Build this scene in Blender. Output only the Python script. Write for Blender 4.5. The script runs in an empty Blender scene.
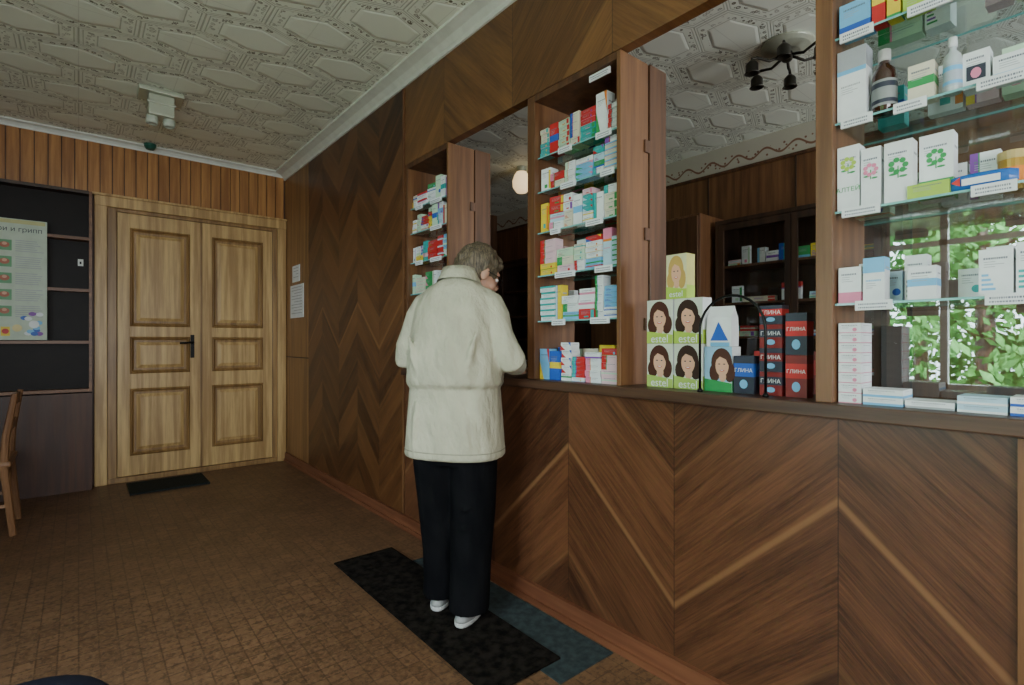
import bpy, bmesh, math, random
from mathutils import Vector, Matrix
R = random.Random(7)
scene = bpy.context.scene
COL = scene.collection

# ---------------------------------------------------------------- node helper
class NT:
    def __init__(s, name):
        s.m = bpy.data.materials.new(name); s.m.use_nodes = True
        s.t = s.m.node_tree; s.t.nodes.clear()
        s.out = s.t.nodes.new('ShaderNodeOutputMaterial')
    def n(s, ty, **kw):
        nd = s.t.nodes.new(ty)
        for k, v in kw.items(): setattr(nd, k, v)
        return nd
    def put(s, sock, v):
        if isinstance(v, bpy.types.NodeSocket): s.t.links.new(v, sock)
        else:
            try: sock.default_value = v
            except Exception: sock.default_value = (*v, 1.0)
    def math(s, op, a, b=None, c=None):
        nd = s.n('ShaderNodeMath', operation=op)
        for i, v in enumerate((a, b, c)):
            if v is not None: s.put(nd.inputs[i], v)
        return nd.outputs[0]
    def vm(s, op, a, b=None, out=0):
        nd = s.n('ShaderNodeVectorMath', operation=op)
        s.put(nd.inputs[0], a)
        if b is not None: s.put(nd.inputs[1], b)
        return nd.outputs[out]
    def pos(s):
        return s.n('ShaderNodeNewGeometry').outputs['Position']
    def obj(s):
        return s.n('ShaderNodeTexCoord').outputs['Object']
    def sep(s, v):
        nd = s.n('ShaderNodeSeparateXYZ'); s.put(nd.inputs[0], v); return nd.outputs
    def comb(s, x, y, z):
        nd = s.n('ShaderNodeCombineXYZ')
        for i, v in enumerate((x, y, z)): s.put(nd.inputs[i], v)
        return nd.outputs[0]
    def mix(s, f, a, b):
        nd = s.n('ShaderNodeMix', data_type='RGBA')
        s.put(nd.inputs[0], f); s.put(nd.inputs[6], a if isinstance(a, bpy.types.NodeSocket) else (*a[:3], 1)); s.put(nd.inputs[7], b if isinstance(b, bpy.types.NodeSocket) else (*b[:3], 1))
        return nd.outputs[2]
    def noise(s, vec, scale, detail=3, rough=.55):
        nd = s.n('ShaderNodeTexNoise'); s.put(nd.inputs['Vector'], vec)
        nd.inputs['Scale'].default_value = scale; nd.inputs['Detail'].default_value = detail
        nd.inputs['Roughness'].default_value = rough
        return nd.outputs[0]
    def ramp(s, f, a, b):
        nd = s.n('ShaderNodeMapRange', interpolation_type='SMOOTHSTEP')
        s.put(nd.inputs[0], f); nd.inputs[1].default_value = a; nd.inputs[2].default_value = b
        return nd.outputs[0]
    def finish(s, col, rough=.5, bump=None, bs=.3, bd=.01, metal=0, **kw):
        p = s.n('ShaderNodeBsdfPrincipled')
        s.put(p.inputs['Base Color'], col if isinstance(col, bpy.types.NodeSocket) else (*col[:3], 1))
        s.put(p.inputs['Roughness'], rough); p.inputs['Metallic'].default_value = metal
        for k, v in kw.items(): s.put(p.inputs[k.replace('_', ' ')], v)
        if bump is not None:
            b = s.n('ShaderNodeBump'); b.inputs['Strength'].default_value = bs; b.inputs['Distance'].default_value = bd
            s.put(b.inputs['Height'], bump); s.t.links.new(b.outputs[0], p.inputs['Normal'])
        s.t.links.new(p.outputs[0], s.out.inputs[0])
        return s.m

_simple = {}
def simple(name, c, rough=.5, var=.12, sc=12, metal=0, bs=.1, **kw):
    if name in _simple: return _simple[name]
    s = NT(name); o = s.obj(); f = s.noise(o, sc)
    c2 = tuple(x * (1 - var * 2) for x in c)
    m = s.finish(s.mix(s.ramp(f, .3, .7), c, c2), rough, f, bs, .003, metal, **kw)
    _simple[name] = m; return m

def wood(name, c1, c2, axis='z', sc=1., rough=.48, coat=.12):
    s = NT(name); x, y, z = s.sep(s.pos())
    k = {'x': (1.5, 28, 28), 'y': (28, 1.5, 28), 'z': (28, 28, 1.5)}[axis]
    v = s.comb(s.math('MULTIPLY', x, k[0]*sc), s.math('MULTIPLY', y, k[1]*sc), s.math('MULTIPLY', z, k[2]*sc))
    f = s.noise(v, 1, 5, .65); g = s.noise(v, .25, 2)
    ff = s.math('ADD', s.math('MULTIPLY', f, .6), s.math('MULTIPLY', g, .4))
    return s.finish(s.mix(s.ramp(ff, .35, .66), c1, c2), rough, f, .15, .003, Coat_Weight=coat, Coat_Roughness=.3)

def chevron(name, dark, light, strip, y0, w, z0, amp, period, rough=.40, stripf=1.0, seam=.006, vari=.12):
    s = NT(name); x, y, z = s.sep(s.pos())
    yy = s.math('DIVIDE', s.math('SUBTRACT', y, y0), w)
    tri = s.math('PINGPONG', yy, 1.0)
    zig = s.math('SUBTRACT', z0, s.math('MULTIPLY', tri, amp))
    q = s.math('SUBTRACT', z, zig)
    v = s.comb(s.math('MULTIPLY', q, 75), s.math('MULTIPLY', y, 5.0), 0.0)
    f = s.noise(v, 1, 6, .75)
    v2 = s.comb(s.math('MULTIPLY', q, 11), s.math('MULTIPLY', y, 2.2), s.math('FLOOR', yy))
    g = s.noise(v2, 1, 4)
    wn = s.n('ShaderNodeTexWhiteNoise', noise_dimensions='2D')
    s.put(wn.inputs['Vector'], s.comb(s.math('FLOOR', yy), s.math('FLOOR', s.math('DIVIDE', q, period)), 0.0))
    ff = s.math('ADD', s.math('MULTIPLY', f, .5), s.math('ADD', s.math('MULTIPLY', g, .35), s.math('MULTIPLY', wn.outputs[0], vari)))
    col = s.mix(s.ramp(ff, .32, .62 + vari*.5), dark, light)
    md = s.math('PINGPONG', q, period / 2)
    qn = s.math('ABSOLUTE', q)
    band = s.math('SUBTRACT', 1.0, s.ramp(s.math('ADD', md, s.math('MULTIPLY', f, .016)), .012, .028))
    main = s.math('SUBTRACT', 1.0, s.ramp(qn, .05, .06))
    band = s.math('MULTIPLY', band, s.math('ADD', s.math('MULTIPLY', main, .50 * stripf), .22 * stripf))
    col = s.mix(band, col, strip)
    sd = s.math('PINGPONG', yy, .5)
    sm = s.math('SUBTRACT', 1.0, s.ramp(sd, 0, seam))
    # PINGPONG(.5) zero at integers
    col = s.mix(s.math('MULTIPLY', sm, .7), col, (.02, .008, .004))
    return s.finish(col, s.math('ADD', s.math('MULTIPLY', f, .25), rough - .12), f, .2, .002, Coat_Weight=.18, Coat_Roughness=.3)

# ---------------------------------------------------------------- materials
M = {}
M['counter'] = chevron('chevron_veneer_counter', (.034, .0115, .005), (.165, .064, .027), (.245, .118, .050), .539, .5215, .755, .49, .46)
M['panel'] = chevron('chevron_veneer_wall', (.028, .009, .0035), (.155, .062, .020), (.235, .105, .036), 3.06, .37, 1.5, .34, .21, stripf=1.0, vari=.20)
M['header'] = chevron('chevron_veneer_header', (.075, .028, .009), (.23, .102, .033), (.25, .12, .04), .1, .62, 2.6, .58, .8, stripf=.5)
M['brown'] = wood('brown_wood', (.055, .021, .009), (.135, .058, .024), 'z')
M['browny'] = wood('brown_wood_long', (.035, .015, .009), (.095, .045, .024), 'y')
M['post'] = wood('post_wood', (.105, .042, .016), (.21, .096, .037), 'z')
M['baseb'] = wood('baseboard_wood', (.115, .036, .016), (.21, .078, .036), 'y')
M['slat'] = wood('slat_wood', (.26, .100, .024), (.50, .235, .068), 'z', 1, .5)
M['corner'] = wood('corner_panel_wood', (.17, .082, .028), (.34, .172, .065), 'z')
M['oak'] = wood('oak_door_wood', (.37, .215, .080), (.66, .44, .185), 'z', 1.2, .42)
M['oakdark'] = wood('oak_door_moulding', (.20, .105, .036), (.39, .225, .085), 'z', 1.2, .42)
M['shelfwood'] = wood('shelf_board_wood', (.13, .050, .020), (.23, .10, .040), 'x')
M['dkcab'] = wood('dark_cabinet_wood', (.022, .010, .006), (.06, .028, .014), 'z')
M['black'] = simple('black_panel', (.012, .008, .007), .5, Specular_IOR_Level=.2)
M['cabbrown'] = wood('lower_cabinet_wood', (.045, .014, .007), (.095, .033, .015), 'z', coat=0)
M['chair'] = wood('chair_wood', (.16, .07, .03), (.30, .15, .07), 'z')
M['white'] = simple('white_paint', (.76, .79, .73), .5, .05)
M['iron'] = simple('black_iron', (.01, .01, .01), .35, metal=.6)
M['plaster'] = simple('plaster_wall', (.42, .35, .26), .8)

def glass(name, f0=.04, tint=(.97, .99, .98), rough=0.):
    s = NT(name)
    lw = s.n('ShaderNodeLayerWeight'); lw.inputs[0].default_value = .5
    fr = s.math('MULTIPLY_ADD', s.math('POWER', lw.outputs['Facing'], 5.0), 1 - f0, f0)
    tr = s.n('ShaderNodeBsdfTransparent'); tr.inputs[0].default_value = (*tint, 1)
    gl = s.n('ShaderNodeBsdfGlossy'); gl.inputs['Roughness'].default_value = rough
    mx = s.n('ShaderNodeMixShader')
    s.t.links.new(fr, mx.inputs[0]); s.t.links.new(tr.outputs[0], mx.inputs[1]); s.t.links.new(gl.outputs[0], mx.inputs[2])
    s.t.links.new(mx.outputs[0], s.out.inputs[0]); return s.m
M['glass'] = glass('window_glass', .06)
M['backglass'] = glass('reflective_back_glass', .22, (.62, .70, .72), .012)
M['shelfglass'] = glass('shelf_glass', .04, (.90, .97, .95))
M['glassedge'] = simple('glass_edge', (.20, .50, .50), .15, .1)

# ceiling tile
def ceiling_mat():
    s = NT('ceiling_tiles'); x, y, z = s.sep(s.pos())
    px = s.math('ADD', s.math('DIVIDE', x, .52), 60.0)
    py = s.math('ADD', s.math('DIVIDE', y, .34), 60 * 1.7320508)
    p = s.comb(px, py, 0.0); r = (1, 1.7320508, 1); h = (.5, .8660254, 0)
    a = s.vm('SUBTRACT', s.vm('MODULO', p, r), h)
    b = s.vm('SUBTRACT', s.vm('MODULO', s.vm('ADD', p, h), r), h)
    da = s.vm('DOT_PRODUCT', a, a, 1); db = s.vm('DOT_PRODUCT', b, b, 1)
    pick = s.math('LESS_THAN', da, db)
    nd = s.n('ShaderNodeMix', data_type='VECTOR')
    s.put(nd.inputs[0], pick); s.put(nd.inputs[4], b); s.put(nd.inputs[5], a)
    g = s.vm('ABSOLUTE', nd.outputs[1])
    gx, gy, gz = s.sep(g)
    hd = s.math('MAXIMUM', gx, s.vm('DOT_PRODUCT', g, (.5, .8660254, 0), 1))
    e = s.math('SUBTRACT', .5, hd)
    # ornament: curled scroll rings strung along the cell edge
    inb = s.math('MULTIPLY', s.ramp(e, .055, .065), s.math('SUBTRACT', 1.0, s.ramp(e, .130, .145)))
    vo = s.n('ShaderNodeTexVoronoi'); s.put(vo.inputs['Vector'], s.pos()); vo.inputs['Scale'].default_value = 34
    vo.inputs['Randomness'].default_value = .75
    d = vo.outputs[0]
    rg = s.math('SUBTRACT', 1.0, s.ramp(s.math('ABSOLUTE', s.math('SUBTRACT', d, .33)), .06, .13))
    dot = s.math('SUBTRACT', 1.0, s.ramp(d, .10, .17))
    orn = s.math('MULTIPLY', s.math('MAXIMUM', rg, dot), inb)
    cor = s.ramp(gy, .12, .36)
    orn = s.math('MULTIPLY', orn, s.math('ADD', s.math('MULTIPLY', cor, .5), .5))
    l0 = s.math('SUBTRACT', 1.0, s.ramp(e, .004, .012))
    l1 = s.math('SUBTRACT', 1.0, s.ramp(s.math('ABSOLUTE', s.math('SUBTRACT', e, .038)), .003, .008))
    l2 = s.math('SUBTRACT', 1.0, s.ramp(s.math('ABSOLUTE', s.math('SUBTRACT', e, .162)), .003, .008))
    ln = s.math('MAXIMUM', l0, s.math('MAXIMUM', l1, l2))
    col = s.mix(s.math('MULTIPLY', ln, .6), (.88, .93, .81), (.30, .31, .23))
    col = s.mix(s.math('MULTIPLY', orn, .95), col, (.12, .11, .06))
    jx = s.math('PINGPONG', x, .25); jy = s.math('PINGPONG', y, .25)
    j = s.math('SUBTRACT', 1.0, s.ramp(s.math('MINIMUM', jx, jy), .001, .003))
    col = s.mix(s.math('MULTIPLY', j, .25), col, (.3, .3, .25))
    hgt = s.math('SUBTRACT', s.ramp(e, .15, .22), s.math('MULTIPLY', ln, .6))
    return s.finish(col, .5, hgt, .36, .012)
M['ceil'] = ceiling_mat()

def floor_mat():
    s = NT('floor_linoleum'); p = s.pos()
    br = s.n('ShaderNodeTexBrick', offset=0.0); s.put(br.inputs['Vector'], p)
    br.inputs['Scale'].default_value = 1; br.inputs['Brick Width'].default_value = .062; br.inputs['Row Height'].default_value = .062
    br.inputs['Mortar Size'].default_value = .005; br.inputs['Mortar Smooth'].default_value = 1.0
    br.inputs['Color1'].default_value = (.195, .100, .050, 1); br.inputs['Color2'].default_value = (.130, .065, .032, 1); br.inputs['Mortar'].default_value = (.075, .037, .019, 1)
    f = s.noise(p, 3.2, 4); g = s.noise(p, 60, 4, .7)
    c = s.mix(s.math('MULTIPLY', s.ramp(f, .35, .7), .6), br.outputs[0], (.115, .059, .030))
    c = s.mix(s.math('MULTIPLY', s.ramp(g, .46, .64), .40), c, (.27, .158, .08))
    g2 = s.noise(p, 35, 3, .7)
    c = s.mix(s.math('MULTIPLY', s.ramp(g2, .50, .62), .60), c, (.052, .026, .014))
    return s.finish(c, s.math('ADD', s.math('MULTIPLY', f, .2), .36), s.math('ADD', br.outputs[1], g), .12, .002)
M['floor'] = floor_mat()

def frieze_mat():
    s = NT('frieze_wall'); x, y, z = s.sep(s.pos())
    yy = s.math('MULTIPLY', y, 26); c = s.math('MULTIPLY', s.math('SINE', yy), .03)
    d = s.math('ABSOLUTE', s.math('SUBTRACT', s.math('SUBTRACT', z, 2.79), c))
    vine = s.math('SUBTRACT', 1.0, s.ramp(d, .006, .012))
    vo = s.n('ShaderNodeTexVoronoi'); s.put(vo.inputs['Vector'], s.pos()); vo.inputs['Scale'].default_value = 26
    fl = s.math('MULTIPLY', s.math('SUBTRACT', 1.0, s.ramp(vo.outputs[0], .2, .3)), s.math('SUBTRACT', 1.0, s.ramp(s.math('ABSOLUTE', s.math('SUBTRACT', z, 2.79)), .045, .05)))
    col = s.mix(s.math('MAXIMUM', vine, fl), (.50, .47, .38), (.22, .10, .055))
    return s.finish(col, .6)
M['frieze'] = frieze_mat()

# ---------------------------------------------------------------- geometry helper
class Geo:
    def __init__(s): s.v = []; s.f = []; s.mi = []; s.mats = []
    def m(s, mat):
        if mat not in s.mats: s.mats.append(mat)
        return s.mats.index(mat)
    def box(s, x0, x1, y0, y1, z0, z1, mat):
        b = len(s.v); k = s.m(mat)
        s.v += [(x0, y0, z0), (x1, y0, z0), (x1, y1, z0), (x0, y1, z0), (x0, y0, z1), (x1, y0, z1), (x1, y1, z1), (x0, y1, z1)]
        for f in ((0, 3, 2, 1), (4, 5, 6, 7), (0, 1, 5, 4), (1, 2, 6, 5), (2, 3, 7, 6), (3, 0, 4, 7)):
            s.f.append(tuple(b + i for i in f)); s.mi.append(k)
    def poly(s, pts, mat):
        b = len(s.v); s.v += [tuple(p) for p in pts]; s.f.append(tuple(range(b, b + len(pts)))); s.mi.append(s.m(mat))
    def loft(s, rings, mat, caps=True, closed=False):
        b = len(s.v); n = len(rings[0]); k = s.m(mat)
        for r in rings: s.v += [tuple(p) for p in r]
        L = len(rings)
        for i in range(L if closed else L - 1):
            i2 = (i + 1) % L
            for j in range(n):
                j2 = (j + 1) % n
                s.f.append((b + i*n + j, b + i*n + j2, b + i2*n + j2, b + i2*n + j)); s.mi.append(k)
        if caps and not closed:
            s.f.append(tuple(b + j for j in reversed(range(n)))); s.mi.append(k)
            s.f.append(tuple(b + (L-1)*n + j for j in range(n))); s.mi.append(k)
    def lathe(s, prof, mat, c=(0, 0, 0), n=24, caps=True):
        s.loft([[(c[0] + r*math.cos(2*math.pi*j/n), c[1] + r*math.sin(2*math.pi*j/n), c[2] + z) for j in range(n)] for r, z in prof], mat, caps)
    def tube(s, pts, rad, mat, n=10, closed=False):
        pts = [Vector(p) for p in pts]; L = len(pts)
        if not hasattr(rad, '__len__'): rad = [rad] * L
        rings = []; up = None
        for i, p in enumerate(pts):
            if closed: d = pts[(i+1) % L] - pts[i-1]
            else: d = pts[min(i+1, L-1)] - pts[max(i-1, 0)]
            d.normalize()
            if up is None:
                up = Vector((0, 0, 1)) if abs(d.z) < .8 else Vector((0, 1, 0))
            u = (up - d * up.dot(d)).normalized(); up = u
            w = d.cross(u)
            rr = rad[i]
            if not hasattr(rr, '__len__'): rr = (rr, rr)
            rings.append([p + w * rr[0] * math.cos(2*math.pi*j/n) + u * rr[1] * math.sin(2*math.pi*j/n) for j in range(n)])
        s.loft(rings, mat, True, closed)
    def ell(s, c, r, mat, mtx=None, nu=16, nv=10):
        rings = []
        for i in range(nv + 1):
            a = -math.pi/2 + math.pi * (i*.94/nv + .03)
            ring = [Vector((c[0] + r[0]*math.cos(a)*math.cos(2*math.pi*j/nu), c[1] + r[1]*math.cos(a)*math.sin(2*math.pi*j/nu), c[2] + r[2]*math.sin(a))) for j in range(nu)]
            if mtx: ring = [mtx @ p for p in ring]
            rings.append(ring)
        s.loft(rings, mat)
    def obj(s, name, origin=(0, 0, 0), parent=None, bevel=0, smooth=False, kind=None):
        me = bpy.data.meshes.new(name)
        o = Vector(origin) if parent is None or origin != (0, 0, 0) else Vector((0, 0, 0))
        me.from_pydata([tuple(Vector(v) - o) for v in s.v], [], s.f)
        for m in s.mats: me.materials.append(m)
        me.polygons.foreach_set('material_index', s.mi)
        if smooth: me.polygons.foreach_set('use_smooth', [True]*len(s.f))
        me.update()
        ob = bpy.data.objects.new(name, me); COL.objects.link(ob)
        ob.location = o
        if parent is not None:
            ob.parent = parent; ob.location = Vector((0, 0, 0))
        if bevel:
            b = ob.modifiers.new('bevel', 'BEVEL'); b.width = bevel; b.segments = 2; b.limit_method = 'ANGLE'
        if kind: ob['kind'] = kind
        return ob
def wchild(g, name, parent, **kw):
    """geometry given in world coordinates, attached to a parent placed at parent.location"""
    return g.obj(name, origin=tuple(parent.location), parent=parent, **kw)
def empty(name, loc, label=None, cat=None, rot=0):
    e = bpy.data.objects.new(name, None); COL.objects.link(e); e.location = loc; e.rotation_euler = (0, 0, rot); e.empty_display_size = .1
    if label: top(e, label, cat)
    return e
def top(o, label, cat, group=None):
    o['label'] = label; o['category'] = cat
    if group: o['group'] = group
    return o
def box_obj(name, a, mat, kind=None, **kw):
    g = Geo(); g.box(*a, mat); return g.obj(name, kind=kind, **kw)
def text(body, size, parent, loc, mat, name='lettering', rot=(math.pi/2, 0, 0), align='CENTER', extr=0):
    cu = bpy.data.curves.new(name, 'FONT'); cu.body = body; cu.size = size; cu.align_x = align; cu.align_y = 'CENTER'; cu.extrude = extr
    tmp = bpy.data.objects.new('tmp', cu); COL.objects.link(tmp)
    bpy.context.view_layer.update()
    me = bpy.data.meshes.new_from_object(tmp.evaluated_get(bpy.context.evaluated_depsgraph_get()))
    bpy.data.objects.remove(tmp)
    me.materials.clear(); me.materials.append(mat)
    o = bpy.data.objects.new(name, me); COL.objects.link(o)
    o.parent = parent; o.location = loc; o.rotation_euler = rot
    return o

XW = 1.63; YB = 5.62; ZC = 2.93; XL = -1.5; YF = -2.0; XP = 4.4; ZL = 1.03
# ---------------------------------------------------------------- room shell
box_obj('floor', (XL, XP, YF, YB, -.1, 0), M['floor'], 'structure')
box_obj('ceiling', (XL-.1, XP+.1, YF-.1, YB+.1, ZC, ZC+.1), M['ceil'], 'structure')
g = Geo(); g.box(XL-.1, XP+.1, YB, YB+.1, -.1, ZC, M['brown'])
x = XL
while x < XW - .02:
    x1 = min(x + .078, XW - .004)
    g.box(x + .003, x1, YB-.02, YB, 2.43, ZC, M['slat']); x += .082
g.obj('wall_back', kind='structure')
g = Geo(); g.box(XW, XW+.05, -2, 3.05, 0, .988, M['counter']); g.box(XW-.012, XW, .166-.02, .176, 0, .985, M['post']); g.obj('wall_counter', kind='structure')
g = Geo(); g.box(XW, XW+.05, -2, 3.05, 2.351, ZC, M['header']); g.obj('wall_header', kind='structure')
g = Geo()
g.box(XW, XW+.05, 3.055, 4.90, 0, ZC, M['panel'])
g.box(XW, XW+.05, 4.905, YB, 1.06, ZC, M['corner'])
g.box(XW, XW+.05, 4.905, YB, 0, 1.05, M['corner'])
g.box(XW+.01, XW+.05, 4.89, YB, 0, ZC, M['dkcab'])
g.box(XW-.008, XW, 3.055, 3.075, .09, 2.85, M['post'])
g.obj('wall_right', kind='structure')
# left wall with a window opening
WY0, WY1, WZ0, WZ1 = .1, 1.75, .82, 2.45
g = Geo()
g.box(XL-.1, XL, YF, WY0, 0, ZC, M['plaster']); g.box(XL-.1, XL, WY1, YB, 0, ZC, M['plaster'])
g.box(XL-.1, XL, WY0, WY1, 0, WZ0, M['plaster']); g.box(XL-.1, XL, WY0, WY1, WZ1, ZC, M['plaster'])
g.obj('wall_left', kind='structure')
g = Geo()
for (a, b) in ((WY0, WY0+.05), (WY1-.05, WY1), (.98, 1.03)):
    g.box(XL-.08, XL-.02, a, b, WZ0, WZ1, M['white'])
for (a, b) in ((WZ0, WZ0+.05), (WZ1-.05, WZ1), (1.98, 2.02)):
    g.box(XL-.08, XL-.02, WY0, WY1, a, b, M['white'])
g.obj('window_1', kind='structure')
box_obj('wall_front', (XL-.1, XP+.1, YF-.1, YF, 0, ZC), M['plaster'], 'structure')
g = Geo(); g.box(XP, XP+.1, YF, YB, 0, 2.70, M['post']); g.box(XP, XP+.1, YF, YB, 2.70, ZC, M['frieze'])
for y in (-1, 0, 1, 1.75, 2.5, 3.3, 4.1, 4.9): g.box(XP-.008, XP, y, y+.012, 0, 2.70, M['dkcab'])
g.box(XP-.015, XP, YF, YB, 2.69, 2.715, M['brown'])
g.obj('wall_pharmacy', kind='structure')
# cornice
def cornice(name, pts0, mat):
    g = Geo(); g.loft(pts0, mat); return g.obj(name, kind='structure')
prof = [(0, 0), (.012, .0), (.02, .02), (.05, .045), (.085, .055), (.105, .06), (.105, .075), (0, .075)]
zb = ZC - .075
cornice('trim_1', [[(XW - a, y, zb + b) for a, b in prof] for y in (YF, YB-.02)], M['white'])
prof2 = [(a*.45, b*.7) for a, b in prof]
cornice('trim_2', [[(x, YB - .02 - a, ZC - .052 + b) for a, b in prof2] for x in (XL, XW)], M['white'])
g = Geo(); g.box(XW-.02, XW, YF, YB, 0, .085, M['baseb']); g.box(XW-.032, XW-.02, YF, YB, 0, .025, M['baseb']); g.obj('baseboard_right', kind='structure')
g = Geo(); g.box(XL, .09, YB-.02, YB, 0, .05, M['baseb']); g.obj('baseboard_back', kind='structure')

# ---------------------------------------------------------------- door
dr = empty('door_1', (.876, YB, 0)); dr['kind'] = 'structure'
g = Geo()
g.box(.10, .185, YB-.07, YB, 0, 2.43, M['oak']); g.box(1.545, 1.625, YB-.07, YB, 0, 2.43, M['oak'])
g.box(.10, 1.625, YB-.075, YB, 2.345, 2.43, M['oak'])
g.box(.185, .25, YB-.05, YB, 0, 2.345, M['oakdark']); g.box(1.50, 1.545, YB-.05, YB, 0, 2.345, M['oakdark'])
g.box(.25, 1.50, YB-.05, YB, 2.315, 2.345, M['oakdark']); g.box(.185, 1.545, YB-.06, YB, 0, .045, M['oakdark'])
g.box(.085, 1.628, YB-.085, YB, 2.43, 2.45, M['oak'])
wchild(g, 'door_frame', dr, bevel=.004)
for i, (a, b) in enumerate(((.255, .873), (.879, 1.497))):
    g = Geo(); yf = YB - .045
    g.box(a, b, yf + .012, YB-.005, .05, 2.312, M['oakdark'])
    st = .085
    zs = [(.05, .22), (.80, .93), (1.25, 1.34), (2.19, 2.312)]
    g.box(a, a+st, yf, YB-.01, .05, 2.312, M['oak']); g.box(b-st, b, yf, YB-.01, .05, 2.312, M['oak'])
    for z0, z1 in zs: g.box(a+st, b-st, yf, YB-.01, z0, z1, M['oak'])
    for z0, z1 in ((.22, .80), (.93, 1.25), (1.34, 2.19)):
        x0, x1 = a+st, b-st
        def rr(k, y): return [(x0+k, y, z0+k), (x1-k, y, z0+k), (x1-k, y, z1-k), (x0+k, y, z1-k)]
        g.loft([rr(.0, yf), rr(.012, yf-.01), rr(.022, yf+.006), rr(.03, yf+.012)], M['oakdark'], False)
        g.loft([rr(.045, yf+.013), rr(.075, yf-.002), rr(.08, yf-.002)], M['oak'])
    wchild(g, 'door_leaf', dr, bevel=.002)
g = Geo()
g.box(.79, .82, YB-.054, YB-.044, 1.06, 1.27, M['iron'])
g.tube([(.805, YB-.05, 1.2), (.805, YB-.10, 1.2), (.77, YB-.105, 1.2), (.70, YB-.10, 1.195)], .010, M['iron'])
wchild(g, 'door_handle', dr, smooth=False, bevel=.001)
g = Geo(); g.box(.868, .884, YB-.056, YB-.045, .05, 2.31, M['oakdark']); wchild(g, 'astragal', dr, bevel=.002)

# ---------------------------------------------------------------- shelving unit by the door
sx0, sx1, sy0, sy1 = -1.35, .085, 5.47, 5.60
su = empty('shelving_unit', ((sx0+sx1)/2, 5.54, 0), 'dark brown wall shelving with black back and lower cabinet', 'shelving')
g = Geo(); g.box(sx0, sx1, sy1-.02, sy1, .80, 2.43, M['black']); wchild(g, 'back_panel', su)
g = Geo(); g.box(sx1-.02, sx1, sy0, sy1-.02, .80, 2.43, M['shelfwood']); wchild(g, 'side_panel', su)
g = Geo(); g.box(sx0, sx0+.02, sy0, sy1-.02, .80, 2.43, M['shelfwood']); wchild(g, 'side_panel', su)
for z in (.80, 1.19, 1.61, 2.03, 2.41):
    g = Geo(); g.box(sx0+.02, sx1-.02, sy0, sy1-.02, z, z+.024, M['shelfwood'] if z < 2.4 else M['dkcab']); wchild(g, 'shelf', su)
g = Geo(); g.box(sx0, sx1, sy0, sy1, 0.0, .79, M['cabbrown'])
for xx in (-.9, -.45, -.02): g.box(xx, xx+.006, sy0-.003, sy0, .03, .78, M['dkcab'])
wchild(g, 'lower_cabinet', su)
g = Geo(); g.box(-.005, .03, sy1-.028, sy1-.02, 1.83, 1.885, M['white']); g.box(.006, .018, sy1-.030, sy1-.028, 1.845, 1.865, M['iron']); wchild(g, 'lock_plate', su)

# ---------------------------------------------------------------- poster
paper = simple('poster_paper', (.56, .65, .53), .6, .06)
C = lambda n, c, r=.5: simple(n, c, r, .06)
ink = C('ink_dark', (.03, .035, .06)); inkl = C('ink_soft', (.16, .18, .24)); red = C('print_red', (.58, .025, .025)); blue = C('print_blue', (.02, .11, .52)); green = C('print_green', (.03, .33, .09))
lightblue = C('print_light_blue', (.18, .50, .80)); pink = C('print_pink', (.80, .25, .40)); yellow = C('print_yellow', (.80, .60, .04)); orange = C('print_orange', (.80, .24, .02))
white = C('card_white', (.82, .86, .87)); cream = C('card_cream', (.76, .72, .56)); teal = C('print_teal', (.02, .42, .42)); skin = C('print_skin', (.74, .42, .28)); hairp = C('print_hair', (.035, .013, .008)); purple = C('print_purple', (.25, .07, .42)); grey = C('print_grey', (.4, .42, .45)); blonde = C('print_blonde', (.55, .36, .10)); lime = C('print_lime', (.42, .62, .08))
paleblue = C('card_pale_blue', (.48, .70, .82)); palepink = C('card_pale_pink', (.82, .56, .62)); palegreen = C('card_pale_green', (.55, .76, .55))
po = empty('poster', (-.50, 5.4665, 1.22), 'pale green illustrated health poster hung on dark shelving', 'poster')
g = Geo(); g.box(-.31, .31, -.003, .003, 0, .92, paper)
g.box(-.30, .30, -.0045, -.003, .885, .915, C('poster_yellow', (.55, .55, .25)))
def disc(g, cx, cz, rx, rz, y, mat, n=20): g.poly([(cx + rx*math.cos(-2*math.pi*j/n), y, cz + rz*math.sin(-2*math.pi*j/n)) for j in range(n)][::-1], mat)
pr = random.Random(3)
for k in range(5):
    z = .72 - k*.125
    g.box(.03, .11, -.0045, -.003, z-.042, z+.038, C('poster_green', (.12, .35, .16)))
    disc(g, .07, z, .028, .022, -.005, C('poster_brick', (.45, .12, .06))); disc(g, .07, z+.008, .014, .012, -.0055, skin)
    for l in range(6):
        zz = z + .035 - l*.016; g.box(.13, .13 + pr.uniform(.11, .16), -.004, -.003, zz, zz+.005, grey)
        g.box(-.28, -.28 + pr.uniform(.2, .28), -.004, -.003, zz, zz+.005, grey)
for l in range(12): disc(g, .23 + pr.uniform(-.06, .05), .10 + pr.uniform(-.06, .10), .022, .016, -.0045 - l*.0003, [blue, lightblue, white, purple][l % 4])
disc(g, .14, .09, .028, .028, -.009, C('poster_face', (.75, .65, .3))); disc(g, .235, .12, .03, .03, -.0095, white)
g.box(.05, .10, -.0045, -.003, .03, .10, yellow); disc(g, .075, .065, .02, .02, -.005, red)
ps = g.obj('poster_sheet', parent=po)
text('стри и грипп', .050, po, (.13, -.006, .84), ink, 'poster_title')

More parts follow.
